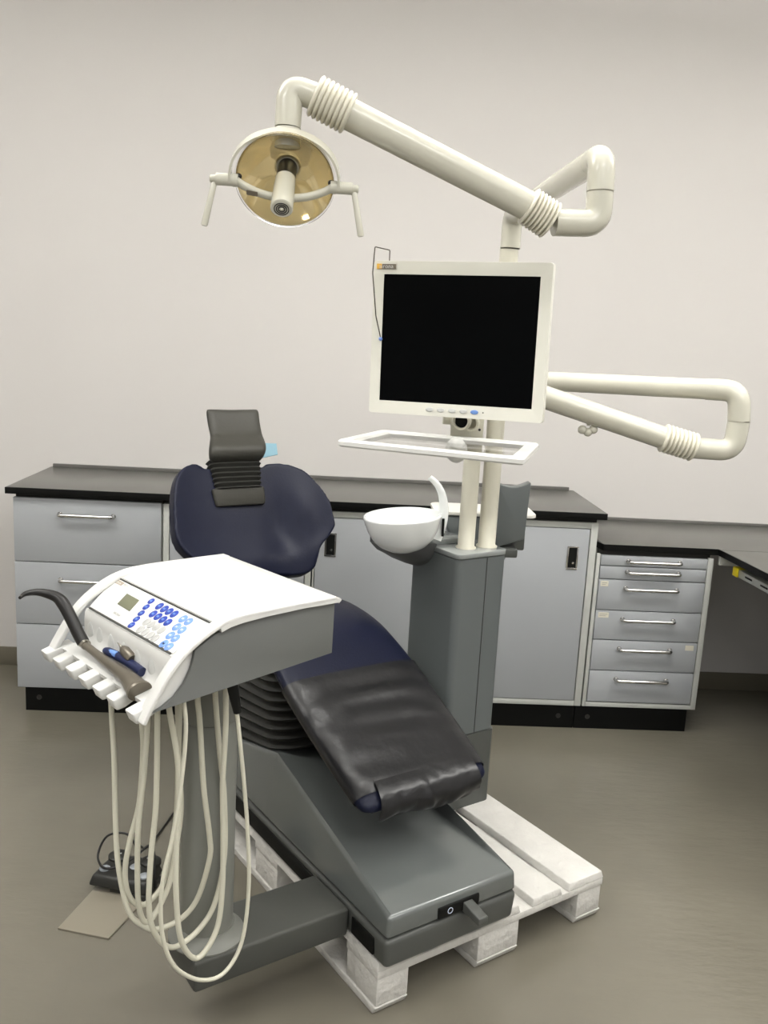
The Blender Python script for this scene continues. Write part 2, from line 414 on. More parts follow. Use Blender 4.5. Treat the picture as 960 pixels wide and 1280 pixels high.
# seat and leg pad: rounded section swept along a side profile
def pad_ring(x0, x1, c, nrm, th, p=4.5, n=28):
    ring = []
    for k in range(n):
        a = 2*PI*k/n; ca, sa = math.cos(a), math.sin(a)
        u = math.copysign(abs(ca)**(2/p), ca); v = math.copysign(abs(sa)**(2/2.6), sa)
        ring.append((x0+(x1-x0)*(u+1)/2, c[0]+nrm[0]*v*th/2, c[1]+nrm[1]*v*th/2))
    return ring
prof = [(.125, .472, .045, .395, .012), (.132, .478, .028, .418, .04), (.15, .487, .018, .430, .052), (.20, .513, .012, .436, .056), (.30, .563, .004, .438, .058), (.42, .625, -.004, .438, .06),
        (.50, .667, -.008, .436, .064), (.58, .705, -.004, .430, .07), (.66, .738, .005, .420, .08), (.74, .757, .015, .408, .085), (.82, .762, .02, .40, .085),
        (.92, .748, .02, .40, .085), (1.02, .728, .03, .39, .085), (1.1, .72, .05, .37, .08), (1.15, .722, .08, .34, .06)]
def dirn(i, pr):
    a, c = pr[max(i-1, 0)], pr[min(i+1, len(pr)-1)]
    d = V((c[0]-a[0], c[1]-a[1])).normalized(); return (-d.y, d.x)
fine = [tuple(v) for v in []]
def resample(pr, n=3):
    out = []
    for i in range(len(pr)-1):
        p0 = pr[max(i-1, 0)]; p1 = pr[i]; p2 = pr[i+1]; p3 = pr[min(i+2, len(pr)-1)]
        for k in range(n):
            u = k/n
            out.append(tuple(.5*(2*b_+(c_-a_)*u+(2*a_-5*b_+4*c_-d_)*u*u+(3*b_-a_-3*c_+d_)*u**3) for a_, b_, c_, d_ in zip(p0, p1, p2, p3)))
    out.append(pr[-1]); return out
pr = resample(prof)
b = new(); loft(b, P, [pad_ring(q[2], q[3], (q[0], q[1]), dirn(i, pr), q[4]) for i, q in enumerate(pr)])
seat = obj('seat_cushion', b, 'navy', t, smooth=60, label='navy seat and leg rest cushion')
b = new(); hull(b, P, [(.08, .68, .62), (.36, .68, .62), (.36, 1.1, .62), (.08, 1.1, .62)], [(.06, .62, .70), (.38, .62, .70), (.38, 1.14, .69), (.06, 1.14, .69)], .01)
obj('seat_pan', b, 'blackplastic', t)
# plastic film over the foot end
cov = [(.158, .492, .012, .436, .064)] + [(l, z, x0-.005, x1+.005, th+.011) for l, z, x0, x1, th in ((.20, .513, .012, .436, .056), (.30, .563, .004, .438, .058), (.42, .625, -.004, .438, .06), (.505, .669, -.008, .436, .064))]
cp = resample(cov, 9)
b = new(); rings = []
for i, q in enumerate(cp):
    r = pad_ring(q[2], q[3], (q[0], q[1]), dirn(i, cp), q[4], n=56)
    nz = dirn(i, cp); out = []
    for x, y, z in r:
        top = 1 if (z-q[1])*nz[1]+(y-q[0])*nz[0] > 0 else .35
        d =   .0028*noise.noise(V((x*9, y*26, 3.1)))+.0016*noise.noise(V((x*34, y*18, 7.7)))
        # sagging folds across the film
        d += .0035*math.sin((y*1.6+.35*(x-.2)**2*3)*60)*math.exp(-((x-.22)/.13)**2)*math.exp(-((y-.37)/.09)**2)
        out.append((x, y+nz[0]*d*top, z+nz[1]*d*top))
    rings.append(out)
loft(b, P, rings, cap=False)
film = obj('film_cover', b, 'film', t, smooth=75, label='dark translucent plastic cover over the foot end')
b = new(); fr = [(.17, .534), (.15, .5245), (.132, .512), (.121, .497), (.116, .480), (.118, .462), (.124, .448)]
fr = [tuple(v)[:2] for v in spline([(a, c, 0) for a, c in fr], 5)]
nx = 44; rows = []
for j, (l, z) in enumerate(fr):
    row = []; f = j/(len(fr)-1)
    for i in range(nx+1):
        u = i/nx; x = (.075-.02*f)+(.385-.075+.025*f)*u
        d = .004*noise.noise(V((x*22, f*3, 1.3)))*(.3+f)+.006*f*math.sin(u*19+1.2*f*3)*.5
        fold = .014*math.exp(-((u-.42-.1*f)/.03)**2)*f*(1-f*.4)
        row.append((x, l-.006-abs(d)-fold*.7, z+.006*f*math.sin(u*7)-.004*math.sin(PI*u)*f))
    rows.append(row)
loft(b, P, rows, cap=False, closed=False)
obj('film_flap', b, 'film', film, smooth=80, label='film hanging over the front edge')

# backrest, a reclined shield with a slot for the head support
RE = .55
def back_pt(e, z, off=0.):
    nl, nz = -1/math.hypot(1, RE), RE/math.hypot(1, RE)      # normal towards the sitter
    return (e, 1.1+RE*(z-.8)+nl*off, z+nz*off)
out = [(.0865, 1.028), (.081, 1.13), (.073, 1.158), (.044, 1.171), (.007, 1.164), (-.031, 1.138), (-.057, 1.092), (-.073, 1.038), (-.083, .984), (-.086, .948), (-.078, .918), (-.056, .89),
       (-.01, .862), (.06, .84), (.14, .825), (.23, .812), (.329, .804), (.376, .803), (.406, .818), (.423, .85), (.440, .879), (.480, .909), (.507, .937), (.510, .963), (.507, 1.017), (.486, 1.066), (.451, 1.120), (.416, 1.146), (.379, 1.160), (.335, 1.166), (.303, 1.160), (.296, 1.10), (.292, 1.028)]
def smooth_poly(poly, keep):
    pts = []; n = len(poly)
    for i in range(n):
        p0, p1, p2, p3 = [V(poly[(i+k-1) % n]+(0,)) if len(poly[0]) == 2 else None for k in range(4)]
        if i in keep or (i+1) % n in keep: pts.append(p1); pts.append((p1+p2)/2); continue
        for k in range(4):
            u = k/4; pts.append(.5*((2*p1)+(p2-p0)*u+(2*p0-5*p1+4*p2-p3)*u*u+(3*p1-p0-3*p2+p3)*u**3))
    return [(p.x, p.y) for p in pts]
def remeshed(poly, th, vox, it):
    t_ = bmesh.new(); a = [t_.verts.new((x, y, -th/2)) for x, y in poly]; c = [t_.verts.new((x, y, th/2)) for x, y in poly]
    n = len(a)
    f1 = t_.faces.new(a[::-1]); f2 = t_.faces.new(c)
    for i in range(n): t_.faces.new((a[i], a[(i+1) % n], c[(i+1) % n], c[i]))
    bmesh.ops.triangulate(t_, faces=[f1, f2]); bmesh.ops.recalc_face_normals(t_, faces=t_.faces)
    me = bpy.data.meshes.new('r'); t_.to_mesh(me); t_.free()
    o = bpy.data.objects.new('r', me); C.objects.link(o)
    md = o.modifiers.new('r', 'REMESH'); md.mode = 'VOXEL'; md.voxel_size = vox
    ms = o.modifiers.new('s', 'SMOOTH'); ms.factor = .5; ms.iterations = it
    dg = bpy.context.evaluated_depsgraph_get(); m2 = bpy.data.meshes.new_from_object(o.evaluated_get(dg))
    bpy.data.objects.remove(o); bpy.data.meshes.remove(me)
    bm = bmesh.new(); bm.from_mesh(m2); bpy.data.meshes.remove(m2); return bm
b = remeshed(smooth_poly(out, {0, 32, 1}), .056, .007, 7)
for v in b.verts:
    e, z, h = v.co
    c = (e-.205)/.3
    bow = .055*abs(c)**2.2                                      # wings come forward
    bow += .016*math.exp(-((e-.40)/.05)**2)*math.exp(-((z-.99)/.09)**2)      # crease of the right wing
    bow -= .020*math.exp(-((e-.33)/.07)**2)*math.exp(-((z-.95)/.12)**2)
    bow += .012*math.exp(-((z-.86)/.05)**2)
    v.co = P @ V(back_pt(e, z, bow+h))
obj('backrest', b, 'navy', t, smooth=180, label='navy shield shaped backrest')
b = new(); hull(b, P, [(.10, 1.08, .64), (.32, 1.08, .64), (.32, 1.2, .64), (.10, 1.2, .64)], [(.12, 1.19, .90), (.30, 1.19, .90), (.30, 1.27, .93), (.12, 1.27, .93)], .012)
obj('back_support', b, 'blackplastic', t)

# headrest
hp = [(1.346, .0, .126, .318, .018), (1.335, .0, .1225, .3205, .032), (1.30, -.002, .1215, .318, .036), (1.262, .004, .119, .314, .038), (1.235, .018, .106, .310, .044), (1.212, .030, .094, .305, .05), (1.195, .032, .089, .299, .05), (1.180, .026, .090, .290, .042), (1.172, .018, .098, .282, .02)]
hq = resample(hp, 4); b = new(); rings = []
for z, off, x0, x1, th in hq:
    ring = []
    for k in range(32):
        a = 2*PI*k/32; ca, sa = math.cos(a), math.sin(a)
        u = math.copysign(abs(ca)**(2/6), ca); v_ = math.copysign(abs(sa)**(2/2.6), sa)
        ring.append(back_pt(x0+(x1-x0)*(u+1)/2, z, .03+off+v_*th/2-.012*(1-u*u)*(.6 if v_ > 0 else 0)))
    rings.append(ring)
loft(b, P, rings); hr = obj('headrest', b, 'headrest', t, smooth=60, label='dark grey leather headrest pad')
b = new(); rings = []
zz = 1.176
for i in range(13):
    z = 1.178-i*.0077; s = .010 if i % 2 else 0.
    x0, x1 = .090+.0004*i+s*.5, .288-.0016*i-s*.5
    ring = []
    for k in range(24):
        a = 2*PI*k/24; ca, sa = math.cos(a), math.sin(a)
        u = math.copysign(abs(ca)**(2/7), ca); v_ = math.copysign(abs(sa)**(2/4), sa)
        ring.append(back_pt(x0+(x1-x0)*(u+1)/2, z, .026+v_*(.032-s)))
    rings.append(ring)
loft(b, P, rings); obj('neck_bellows', b, 'bellows', t, smooth=20)
b = new(); rings = []
for z, s in ((1.088, .004), (1.084, 0), (1.04, .004), (1.034, .008)):
    rings.append([back_pt(.180+(x), z, y) for x, y in rrect(-.098+s, .096-s, -.005, .05-s, .008, 3)])
loft(b, P, rings); obj('neck_socket', b, 'headrest', t)
b = new()
hull(b, P, [back_pt(.22, 1.262, -.03), back_pt(.402, 1.252, -.03), back_pt(.402, 1.252, -.036), back_pt(.22, 1.262, -.036)],
     [back_pt(.22, 1.188, -.03), back_pt(.398, 1.214, -.03), back_pt(.398, 1.214, -.036), back_pt(.22, 1.188, -.036)], .001)
obj('headrest_tab', b, 'lblue', hr, label='light blue tab behind the headrest')

# ================================================================== INSTRUMENT CONSOLE
t = thing('instrument_console', 'white and grey dental instrument console with keypad and hanging cream hoses', 'instrument console', frame(-.272, 1.928, 0, -.8646965))
b = new(); box(b, P, (-.418, .130, .145), (-.0045, .300, .222), .008, 3); obj('support_arm', b, 'arm', t)
b = new(); lathe(b, K, [(.090, .222), (.090, .226), (.083, .233), (.072, .240), (.066, .252)], 48); obj('post_flange', b, 'post', t)
b = new(); lathe(b, K, [(.0625, .25), (.0625, .76), (.059, .765), (.059, .772), (.0625, .776), (.0625, .96)], 48); obj('post', b, 'post', t)
X0, X1 = -.241, .209
curve = [(.199, 1.050), (.199, 1.070), (.194, 1.075), (.10, 1.078), (0, 1.077), (-.06, 1.074), (-.09, 1.070), (-.112, 1.063)]
rimc = [(-.197, 1.0145), (-.222, .993), (-.245, .966), (-.262, .942), (-.277, .925), (-.286, .910)]
def sheet(bm, F, pl, th, x0, x1, bev=.004):
    """a plate of thickness th hung below the profile pl (y,z), from x0 to x1"""
    inner = []
    for i in range(len(pl)):
        a = V(pl[max(i-1, 0)]); c = V(pl[min(i+1, len(pl)-1)]); d = (c-a).normalized()
        inner.append((pl[i][0]-d.y*th, pl[i][1]+d.x*th))
    poly = list(pl)+inner[::-1]
    prism(bm, F, poly, 'x', x0, x1, bev)
b = new(); sheet(b, K, curve[1:], .010, X0, X1, 0)
# body
body = [(.186, 1.064), (.186, .947), (-.238, .918), (-.20, .926), (-.160, .96), (-.155, 1.02), (-.09, 1.048), (-.05, 1.060)]
lid = obj('top_cover', b, 'white', t, smooth=50, label='white curved top cover')
md = lid.modifiers.new('b', 'BEVEL'); md.width = .005; md.segments = 3; md.limit_method = 'ANGLE'; md.angle_limit = math.radians(50)
b = new(); prism(b, K, body, 'x', -.228, .192, .003)
side = [(.188, 1.064), (.186, .947), (-.254, .917), (-.236, .923), (-.208, .938), (-.187, .960), (-.173, .985), (-.166, 1.008), (-.163, 1.024), (-.12, 1.047), (-.09, 1.057), (-.05, 1.064), (.05, 1.067)]
prism(b, K, side, 'x', .191, .199, .001); obj('housing', b, 'grey', t, label='grey console housing')
b = new(); sheet(b, K, [(.182, 1.0768), (.10, 1.0797), (0, 1.0787), (-.06, 1.0757), (-.09, 1.0715), (-.108, 1.0658)], .003, -.215, .183, .0); obj('top_mat', b, 'white_mat', lid)
# rims and cheeks
LR = [(.185, 1.081), (.0, 1.083), (-.068, 1.081), (-.100, 1.076), (-.132, 1.066), (-.160, 1.0515), (-.186, 1.034), (-.210, 1.013), (-.232, .986), (-.252, .956), (-.268, .930), (-.280, .908)]
b = new(); sheet(b, K, [tuple(q)[:2] for q in spline([(y, z-(.004 if i > 3 else .001), 0) for i, (y, z) in enumerate(LR)], 3)], .009, .180, X1, .002)
obj('right_rim', b, 'white', t, smooth=50)
ck = [(-.120, 1.060), (-.150, 1.045), (-.195, 1.016), (-.222, .990), (-.243, .960), (-.260, .936), (-.272, .914), (-.262, .905), (-.25, .912), (-.230, .918), (-.200, .934), (-.178, .958), (-.163, .985), (-.155, 1.01), (-.12, 1.04)]
b = new(); prism(b, K, ck, 'x', .180, .190, .0); obj('right_cheek', b, 'white', t, smooth=45)
b = new(); sheet(b, K, [tuple(q)[:2] for q in spline([(y, z, 0) for y, z in LR], 3)], .012, X0, -.210, .003)
obj('left_rim', b, 'white', t, smooth=50)
# recess wall, ledge and teeth; raised discs whose grey imitates shaded niches
b = new()
rec = [(-.199, 1.012), (-.2035, 1.004), (-.205, .988), (-.205, .964), (-.209, .949), (-.221, .939), (-.256, .929)]
sheet(b, K, rec, .010, -.200, .188, .0)
rw = obj('holder_recess', b, 'white', t, smooth=60)
for x in (-.170, -.125, -.071, -.011, .046, .104, .155):
    b = new(); ball(b, K, (x, -.2045, .962), (.015, .003, .027), 20)
    obj('niche_shade', b, 'softkey', rw, smooth=180)
for xr in (-.208, -.147, -.082, -.019, .046, .108, .188):
    x0 = xr-(.033 if xr > -.2 else .033)
    b = new(); prism(b, K, [(-.225, .934), (-.262, .928), (-.290, .920), (-.280, .896), (-.262, .899), (-.225, .918)], 'x', x0, xr, .004)
    obj('holder_tooth', b, 'white', rw, smooth=45)
# control panel
PF = Matrix.Translation(T(K, (0, -.11, 1.0635))) @ (K.to_3x3().to_4x4()) @ Matrix(((1, 0, 0, 0), (0, .871, -.491, 0), (0, .491, .871, 0), (0, 0, 0, 1))).copy()
def pf(u, v, h=0.): return (u, -v, h)          # panel coordinates: u to the right, v down the slope
b = new(); hull(b, PF, [pf(-.232, .005, .0), pf(.178, .005, .0), pf(.172, .098, .0), pf(-.190, .098, .0)], [pf(-.232, .005, .0022), pf(.178, .005, .0022), pf(.172, .098, .0022), pf(-.190, .098, .0022)], .0008)
hull(b, PF, [pf(-.236, .0, -.016), pf(.184, .0, -.016), pf(.184, .1045, -.012), pf(-.192, .1045, -.012)], [pf(-.236, .0, .0), pf(.184, .0, .0), pf(.184, .1045, .0), pf(-.192, .1045, .0)], .0)
cpn = obj('control_panel', b, 'white', t)
b = new(); box(b, PF, (-.236, -.0035, .001), (.18, -.0005, .0032)); box(b, PF, (-.188, -.1025, .001), (.168, -.0985, .0032)); obj('panel_lines', b, 'line', cpn)
b = new(); hull(b, PF, [pf(-.133, .028, .002), pf(-.075, .029, .002), pf(-.063, .063, .002), pf(-.122, .061, .002)], [pf(-.133, .028, .0035), pf(-.075, .029, .0035), pf(-.063, .063, .0035), pf(-.122, .061, .0035)], .0006)
obj('display', b, 'lcd', cpn, label='green grey display')
def key(u, v, m, rx=.0088, ry=.0088, mark=True):
    b = new(); F = PF @ Matrix.Translation(pf(u, v, .002))
    rings = [[(rx*s*math.cos(2*PI*k/20), ry*s*math.sin(2*PI*k/20), h) for k in range(20)] for s, h in ((1, 0), (1, .0012), (.85, .0018))]
    loft(b, F, rings); k = obj('key', b, m, cpn)
    if mark:
        k.data.materials.append(M[mark]); b2 = bmesh.new(); b2.from_mesh(k.data)
        t2 = bmesh.new()
        Fi = WM[k.name].inverted() @ F
        for dx in (-.0022, .0022): box(t2, Fi, (dx-.0011, -.0026, .0016), (dx+.0011, .0026, .0021))
        box(t2, Fi, (-.0022, -.0006, .0016), (.0022, .0006, .0021))
        for f in t2.faces: f.material_index = 1
        join(b2, t2); b2.to_mesh(k.data); b2.free()
for u, v in [(-.0404, .0182), (-.0336, .0361), (-.0258, .0541), (-.0181, .0714), (-.0114, .0884)]: key(u, v, 'blue', .0085, .0085, 'paleblue')
for u, v in [(-.0016, .0202), (.0202, .0208), (.0405, .0211), (.0612, .0211), (.0074, .043), (.0286, .0432), (.0502, .044), (.0711, .0444)]: key(u, v, 'blue', .0094, .0106, 'paleblue')
for u, v in [(.0175, .0658), (.0373, .0659), (.0579, .0659), (.0793, .0667), (.0257, .0871), (.0469, .0877), (.0684, .0883), (.0888, .0888)]: key(u, v, 'palegrey', .0094, .0106, None)
lb = [(.0975, .0218), (.119, .0219), (.1065, .0446), (.1282, .0452), (.1162, .0674), (.1369, .0677), (.1253, .09), (.1457, .09)]
for i, (u, v) in enumerate(lb): key(u, v, 'paleblue', .0098, .0108, 'black' if i == 6 else 'whitekey')
b = new(); box(b, PF, (-.224, -.0175, .002), (-.181, -.0070, .0027)); bd = obj('badge', b, 'badge2', cpn)
b = new(); lettering(b, PF @ Matrix.Translation((-.200, -.0125, .003)), 'sirona', .0095); obj('badge_letters', b, 'white', bd, smooth=0, recalc=False)
b = new(); box(b, PF, (-.224, -.0175, .0026), (-.215, -.0070, .0029)); obj('badge_square', b, 'orange', bd)
b = new(); lettering(b, PF @ Matrix.Translation((-.166, -.0125, .003)), 'M1+', .0115); obj('model_letters', b, 'ink', cpn, smooth=0, recalc=False)
b = new(); lettering(b, PF @ Matrix.Translation((-.087, -.083, .003)), 'SIRONA', .0085); obj('maker_letters', b, 'ink', cpn, smooth=0, recalc=False)
# hoses
hoses = [
 ([(-.11, -.19, .925), (-.11, -.185, .787), (-.089, -.19, .689), (-.068, -.197, .528), (-.047, -.2, .44), (-.026, -.188, .346), (-.004, -.164, .311), (.017, -.14, .303), (.038, -.092, .32), (.059, -.062, .371), (.08, -.046, .473), (.08, -.047, .531), (.08, -.064, .652), (.08, -.076, .805), (.08, -.083, .867), (.08, -.085, .94)], .0062),
 ([(-.03, -.157, .93), (-.03, -.154, .791), (-.03, -.151, .724), (-.03, -.16, .601), (-.03, -.182, .517), (-.03, -.194, .452), (-.03, -.188, .391), (-.03, -.165, .35), (-.03, -.132, .346), (-.03, -.096, .383), (-.03, -.075, .477), (-.03, -.065, .574), (-.03, -.064, .728), (-.03, -.066, .805), (-.03, -.07, .94)], .0062),
 ([(.02, -.165, .93), (.02, -.167, .818), (.02, -.175, .701), (.02, -.189, .566), (.02, -.19, .424), (.02, -.183, .363), (.02, -.171, .337), (.02, -.151, .343), (.02, -.113, .404), (.02, -.093, .508), (.02, -.084, .587), (.02, -.091, .703), (.02, -.09, .837), (.02, -.09, .94)], .0062),
 ([(.07, -.172, .93), (.07, -.172, .849), (.07, -.174, .65), (.07, -.185, .533), (.07, -.19, .422), (.07, -.181, .355), (.07, -.152, .3), (.07, -.116, .281), (.071, -.062, .301), (.073, -.025, .351), (.076, -.004, .462), (.076, -.008, .612), (.076, -.023, .731), (.075, -.035, .852), (.075, -.04, .94)], .0062),
 ([(.125, -.18, .935), (.125, -.176, .88), (.125, -.156, .765), (.125, -.152, .667), (.125, -.157, .549), (.125, -.155, .437), (.125, -.143, .34), (.125, -.113, .282), (.125, -.083, .282), (.125, -.05, .333), (.125, -.04, .428), (.125, -.041, .562), (.125, -.045, .676), (.125, -.04, .812), (.125, -.044, .94)], .0062),
 ([(.18, -.178, .935), (.18, -.17, .852), (.18, -.182, .717), (.18, -.2, .619), (.18, -.218, .547), (.18, -.223, .469), (.18, -.214, .394), (.18, -.186, .325), (.18, -.128, .268), (.18, -.068, .255), (.18, -.023, .31), (.18, -.008, .433), (.18, -.015, .578), (.18, -.031, .722), (.18, -.05, .861), (.18, -.058, .90)], .0045)]
for pts, r in hoses:
    b = new(); tube(b, K, spline(pts, 7), r, 12); h = obj('hose', b, 'hose', t, smooth=60)
b = new(); tube(b, K, [(.18, -.049, .86), (.18, -.056, .895), (.178, -.066, .94)], [.008, .011, .012], 16); obj('strain_relief', b, 'black', h, label='black strain relief sleeve')

# instruments lying in the console
t = thing('curing_light', 'grey handpiece with long black curved tip lying across the console holders', 'handpiece', frame(*T(K, (0, -.236, .945)), -.8646965))
b = new(); tube(b, K, spline([(.135, -.246, .938), (.118, -.246, .942), (.09, -.244, .947), (.05, -.242, .949), (-.045, -.239, .951), (-.125, -.239, .956)], 6), [(.026 if i < 4 else .024-(.024-.0095)*min(1, max(0, (i-4)/22))) for i in range(31)], 20, flat=(1, .8)); obj('handle_body', b, 'gun', t, smooth=60)
b = new(); tube(b, K, [(-.120, -.2375, .956), (-.136, -.239, .9585)], [.0112, .0112], 18); obj('collar', b, 'silver', t, label='silver collar')
b = new()
pp = spline([(-.134, -.238, .958), (-.150, -.243, .978), (-.170, -.249, 1.006), (-.190, -.256, 1.032), (-.206, -.263, 1.045), (-.219, -.280, 1.053), (-.224, -.302, 1.059), (-.218, -.328, 1.061), (-.204, -.345, 1.058)], 5)
tube(b, K, pp, [.0135 if i < 17 else max(.0035, .0135-(i-17)*.00045) for i in range(len(pp))], 18); obj('light_guide', b, 'blackplastic', t, smooth=60, label='black curved light guide')
t = thing('handpiece', 'navy blue handpiece with pale label lying behind the grey one', 'handpiece', frame(*T(K, (0, -.21, .94)), -.8646965))
b = new(); tube(b, K, spline([(-.068, -.222, .957), (-.05, -.221, .959), (0, -.216, .959), (.05, -.2145, .957), (.085, -.2145, .955)], 4), [.003, .005, .007, .008] + [.0095]*13, 16); hb = obj('shaft', b, 'handblue', t, smooth=60)
b = new(); tube(b, K, [(-.048, -.2222, .9607), (-.012, -.2192, .9612)], [.0072, .0084], 14, flat=(.9, 1)); obj('label_sleeve', b, 'paleblue', hb, label='pale blue white sleeve')
t = thing('drill_handpiece', 'short silver drill handpiece standing in the console recess behind navy one', 'handpiece', frame(*T(K, (.01, -.205, .95)), -.8646965))
b = new(); tube(b, K, [(.036, -.2105, .966), (.03, -.2105, .968), (.006, -.2105, .974), (-.004, -.2105, .976), (-.008, -.2105, .977)], [.010, .0115, .0115, .009, .006], 18); obj('head', b, 'gun', t)
b = new(); tube(b, K, [(-.008, -.2105, .977), (-.012, -.2105, .978), (-.013, -.2105, .9783), (-.018, -.2105, .9795), (-.019, -.2105, .98), (-.03, -.2105, .983)], [.0045, .0045, .0028, .0028, .0015, .001], 12); obj('burr', b, 'silver', t)

# ================================================================== CUSPIDOR COLUMN
t = thing('cuspidor_unit', 'tall dark grey water unit column with white rinsing bowl and two cream poles', 'cuspidor unit', frame(*T(P, (.67, .61, 0)), .5554))
ex0, ex1, ly0, ly1 = .572, .772, .49, .735
b = new(); prism(b, P, rrect(ex0, ex1, ly0, ly1, .022, 5), 'z', .40, .985, 0); obj('column', b, 'column', t, smooth=40)
b = new(); box(b, P, (ex0+.115, ly0-.0012, .40), (ex0+.117, ly0+.004, .985)); obj('panel_seam', b, 'gap', t)
b = new(); prism(b, P, rrect(ex0-.004, ex1+.004, ly0-.004, ly1+.01, .022, 5), 'z', .144, .398, 0); obj('column_foot', b, 'base_low', t, smooth=40)
b = new(); prism(b, P, rrect(ex0-.002, ex1+.002, ly0-.002, ly1+.002, .022, 5), 'z', .987, 1.003, .003); obj('top_plate', b, 'col_top', t, smooth=40)
for e, l, zt, r, nm in ((.658, .562, 1.60, .0265, 'front_pole'), (.737, .554, 1.921, .028, 'rear_pole')):
    b = new(); lathe(b, P @ Matrix.Translation((e, l, 0)), [(r+.006, 1.002), (r+.006, 1.006), (r, 1.010), (r, 1.12), (r, zt)], 32)
    obj(nm, b, 'pole', t, smooth=60)
# bowl arm: curved bracket growing out of the column's left face
b = new(); rings = []
for e, l0, l1, zt, zb in ((.575, .605, .80, 1.012, .915), (.545, .612, .80, 1.014, .925), (.51, .63, .80, 1.016, .945), (.475, .655, .79, 1.018, .962), (.445, .685, .775, 1.018, .985), (.425, .71, .76, 1.016, 1.0)):
    ring = [(e, l1, zb), (e, l1, zt), (e, l0, zt)]
    for k in range(1, 8):
        a = PI/2*k/8; ring.append((e, l0+(l1-l0)*.62*(1-math.cos(a)), zt-(zt-zb)*math.sin(a)))
    ring.append((e, l0+(l1-l0)*.62, zb)); rings.append(ring)
loft(b, P, rings); obj('bowl_arm', b, 'bowl_arm', t, smooth=45)
b = new(); prism(b, P, [(.500, .652), (.571, .622), (.700, .622), (.700, .732), (.571, .76), (.500, .77)], 'z', 1.0035, 1.021, .002); obj('arm_plate', b, 'col_top', t, label='glossy light grey plate')
# bowl
BC = (.197, 2.715, 1.103)
BF = frame(*BC, .1) @ Matrix.Rotation(math.radians(-5), 4, 'Y')
b = new()
prf = [(.118, .004), (.1225, .0015), (.1225, -.003), (.118, -.02), (.110, -.045), (.096, -.072), (.075, -.094), (.048, -.108), (.02, -.114), (.0, -.115)]
prf_in = [(.0, -.105), (.03, -.102), (.06, -.09), (.088, -.066), (.104, -.04), (.113, -.015), (.116, .002)]
full = prf_in+prf
lathe(b, BF, [(max(r, .0005), h) for r, h in full], 48)
bowl = obj('rinsing_bowl', b, 'gloss_white', t, smooth=70, label='white glazed rinsing bowl')
b = new(); tube(b, BF, spline([(.098, -.02, -.075), (.116, -.02, -.035), (.126, -.02, .01), (.124, -.018, .055), (.11, -.016, .092), (.086, -.014, .118)], 6), [.020-.012*i/30 for i in range(31)], 16, flat=(.55, 1)); obj('spout', b, 'gloss_white', bowl, smooth=60)
b = new(); tube(b, BF, [(.118, -.034, -.065), (.122, -.034, -.01)], .004, 10); obj('spout_gap', b, 'black', bowl)
# rear block and shelf beyond the poles
b = new()
n = 12; rb = []
for k in range(n+1):
    u = k/n; rb.append((.505+.113*u, 1.200-.016*math.sin(PI*u)+.005*u))
poly = rb+[(.611, 1.016), (.520, .985)]
prism(b, W, poly, 'y', 2.845, 2.895, .004); blk = obj('suction_holder', b, 'column', t, smooth=40)
b = new(); box(b, W, (.46, 2.90, .965), (.625, 2.98, 1.03), .006); box(b, W, (.47, 2.83, .955), (.59, 2.93, .985), .006); obj('holder_bracket', b, 'base_low', t)
b = new(); prism(b, W, rrect(.316, .662, 2.905, 3.08, .03, 5), 'z', 1.074, 1.086, .003); obj('shelf', b, 'shelf', t, label='white shelf')
b = new(); hull(b, W, [(.40, 2.88, .93), (.56, 2.88, .93), (.56, 3.0, .93), (.40, 3.0, .93)], [(.345, 2.91, 1.073), (.60, 2.91, 1.073), (.60, 3.06, 1.073), (.345, 3.06, 1.073)], .01); obj('shelf_base', b, 'column', t)
b = new(); tube(b, P, spline([(.775, .70, .72), (.80, .70, .68), (.815, .70, .60), (.805, .70, .52), (.77, .70, .46)], 6), .013, 14); obj('drain_hose', b, 'hose', t, smooth=60, label='cream hose behind the column')

# ================================================================== OPERATING LAMP
t = thing('operating_lamp', 'cream dental operating lamp with amber reflector on a double jointed arm', 'operating lamp', frame(.479, 2.78, 1.93, 0))
def bellows_arm(bm, a, c, r, folds, amp):
    a = V(a); c = V(c); n = folds*8; pts = []; rs = []
    for i in range(n+1):
        f = i/n; pts.append(a.lerp(c, f)); rs.append(r+amp*abs(math.sin(PI*f*folds))**.6)
    tube(bm, W, pts, rs, 28)
b = new(); tube(b, W, fillet([(.479, 2.78, 1.9235), (.479, 2.78, 2.022), (.4834, 2.60, 2.022)], .07, 10), .030, 24); obj('pole_elbow', b, 'cream', t, smooth=60)
b = new(); tube(b, W, [(.479, 2.78, 1.9235), (.479, 2.78, 1.925)], .0301, 24); obj('pole_joint', b, 'joint', t)
b = new(); tube(b, W, [(.4815, 2.68, 2.022), (.497, 1.96, 2.022)], .0275, 24); obj('horizontal_arm', b, 'cream', t, smooth=60)
b = new(); tube(b, W, fillet([(.4965, 1.99, 2.022), (.499, 1.895, 2.022), (.501, 1.893, 1.955)], .055, 10), .0275, 24); obj('upper_elbow', b, 'cream', t, smooth=60)
b = new(); tube(b, W, fillet([(.501, 1.893, 1.9535), (.503, 1.893, 1.892), (.41, 1.885, 1.888)], .055, 10), .027, 24); obj('lower_elbow', b, 'cream', t, smooth=60)
b = new(); tube(b, W, [(.501, 1.893, 1.9535), (.501, 1.893, 1.955)], .0276, 24); obj('elbow_joint', b, 'joint', t)
A1 = V((.405, 1.885, 1.890)); A2 = V((.352, 1.88, 1.917))
B1 = V((-.012, 1.825, 2.054)); B2 = V((-.082, 1.82, 2.083))
b = new(); bellows_arm(b, A1, A2, .030, 7, .009); obj('bellows', b, 'cream_soft', t, smooth=50)
b = new(); tube(b, W, [A2.lerp(B1, -.05), B1.lerp(A2, -.05)], .0305, 12, flat=(.95, 1.0)); obj('spring_arm', b, 'cream', t, smooth=38)
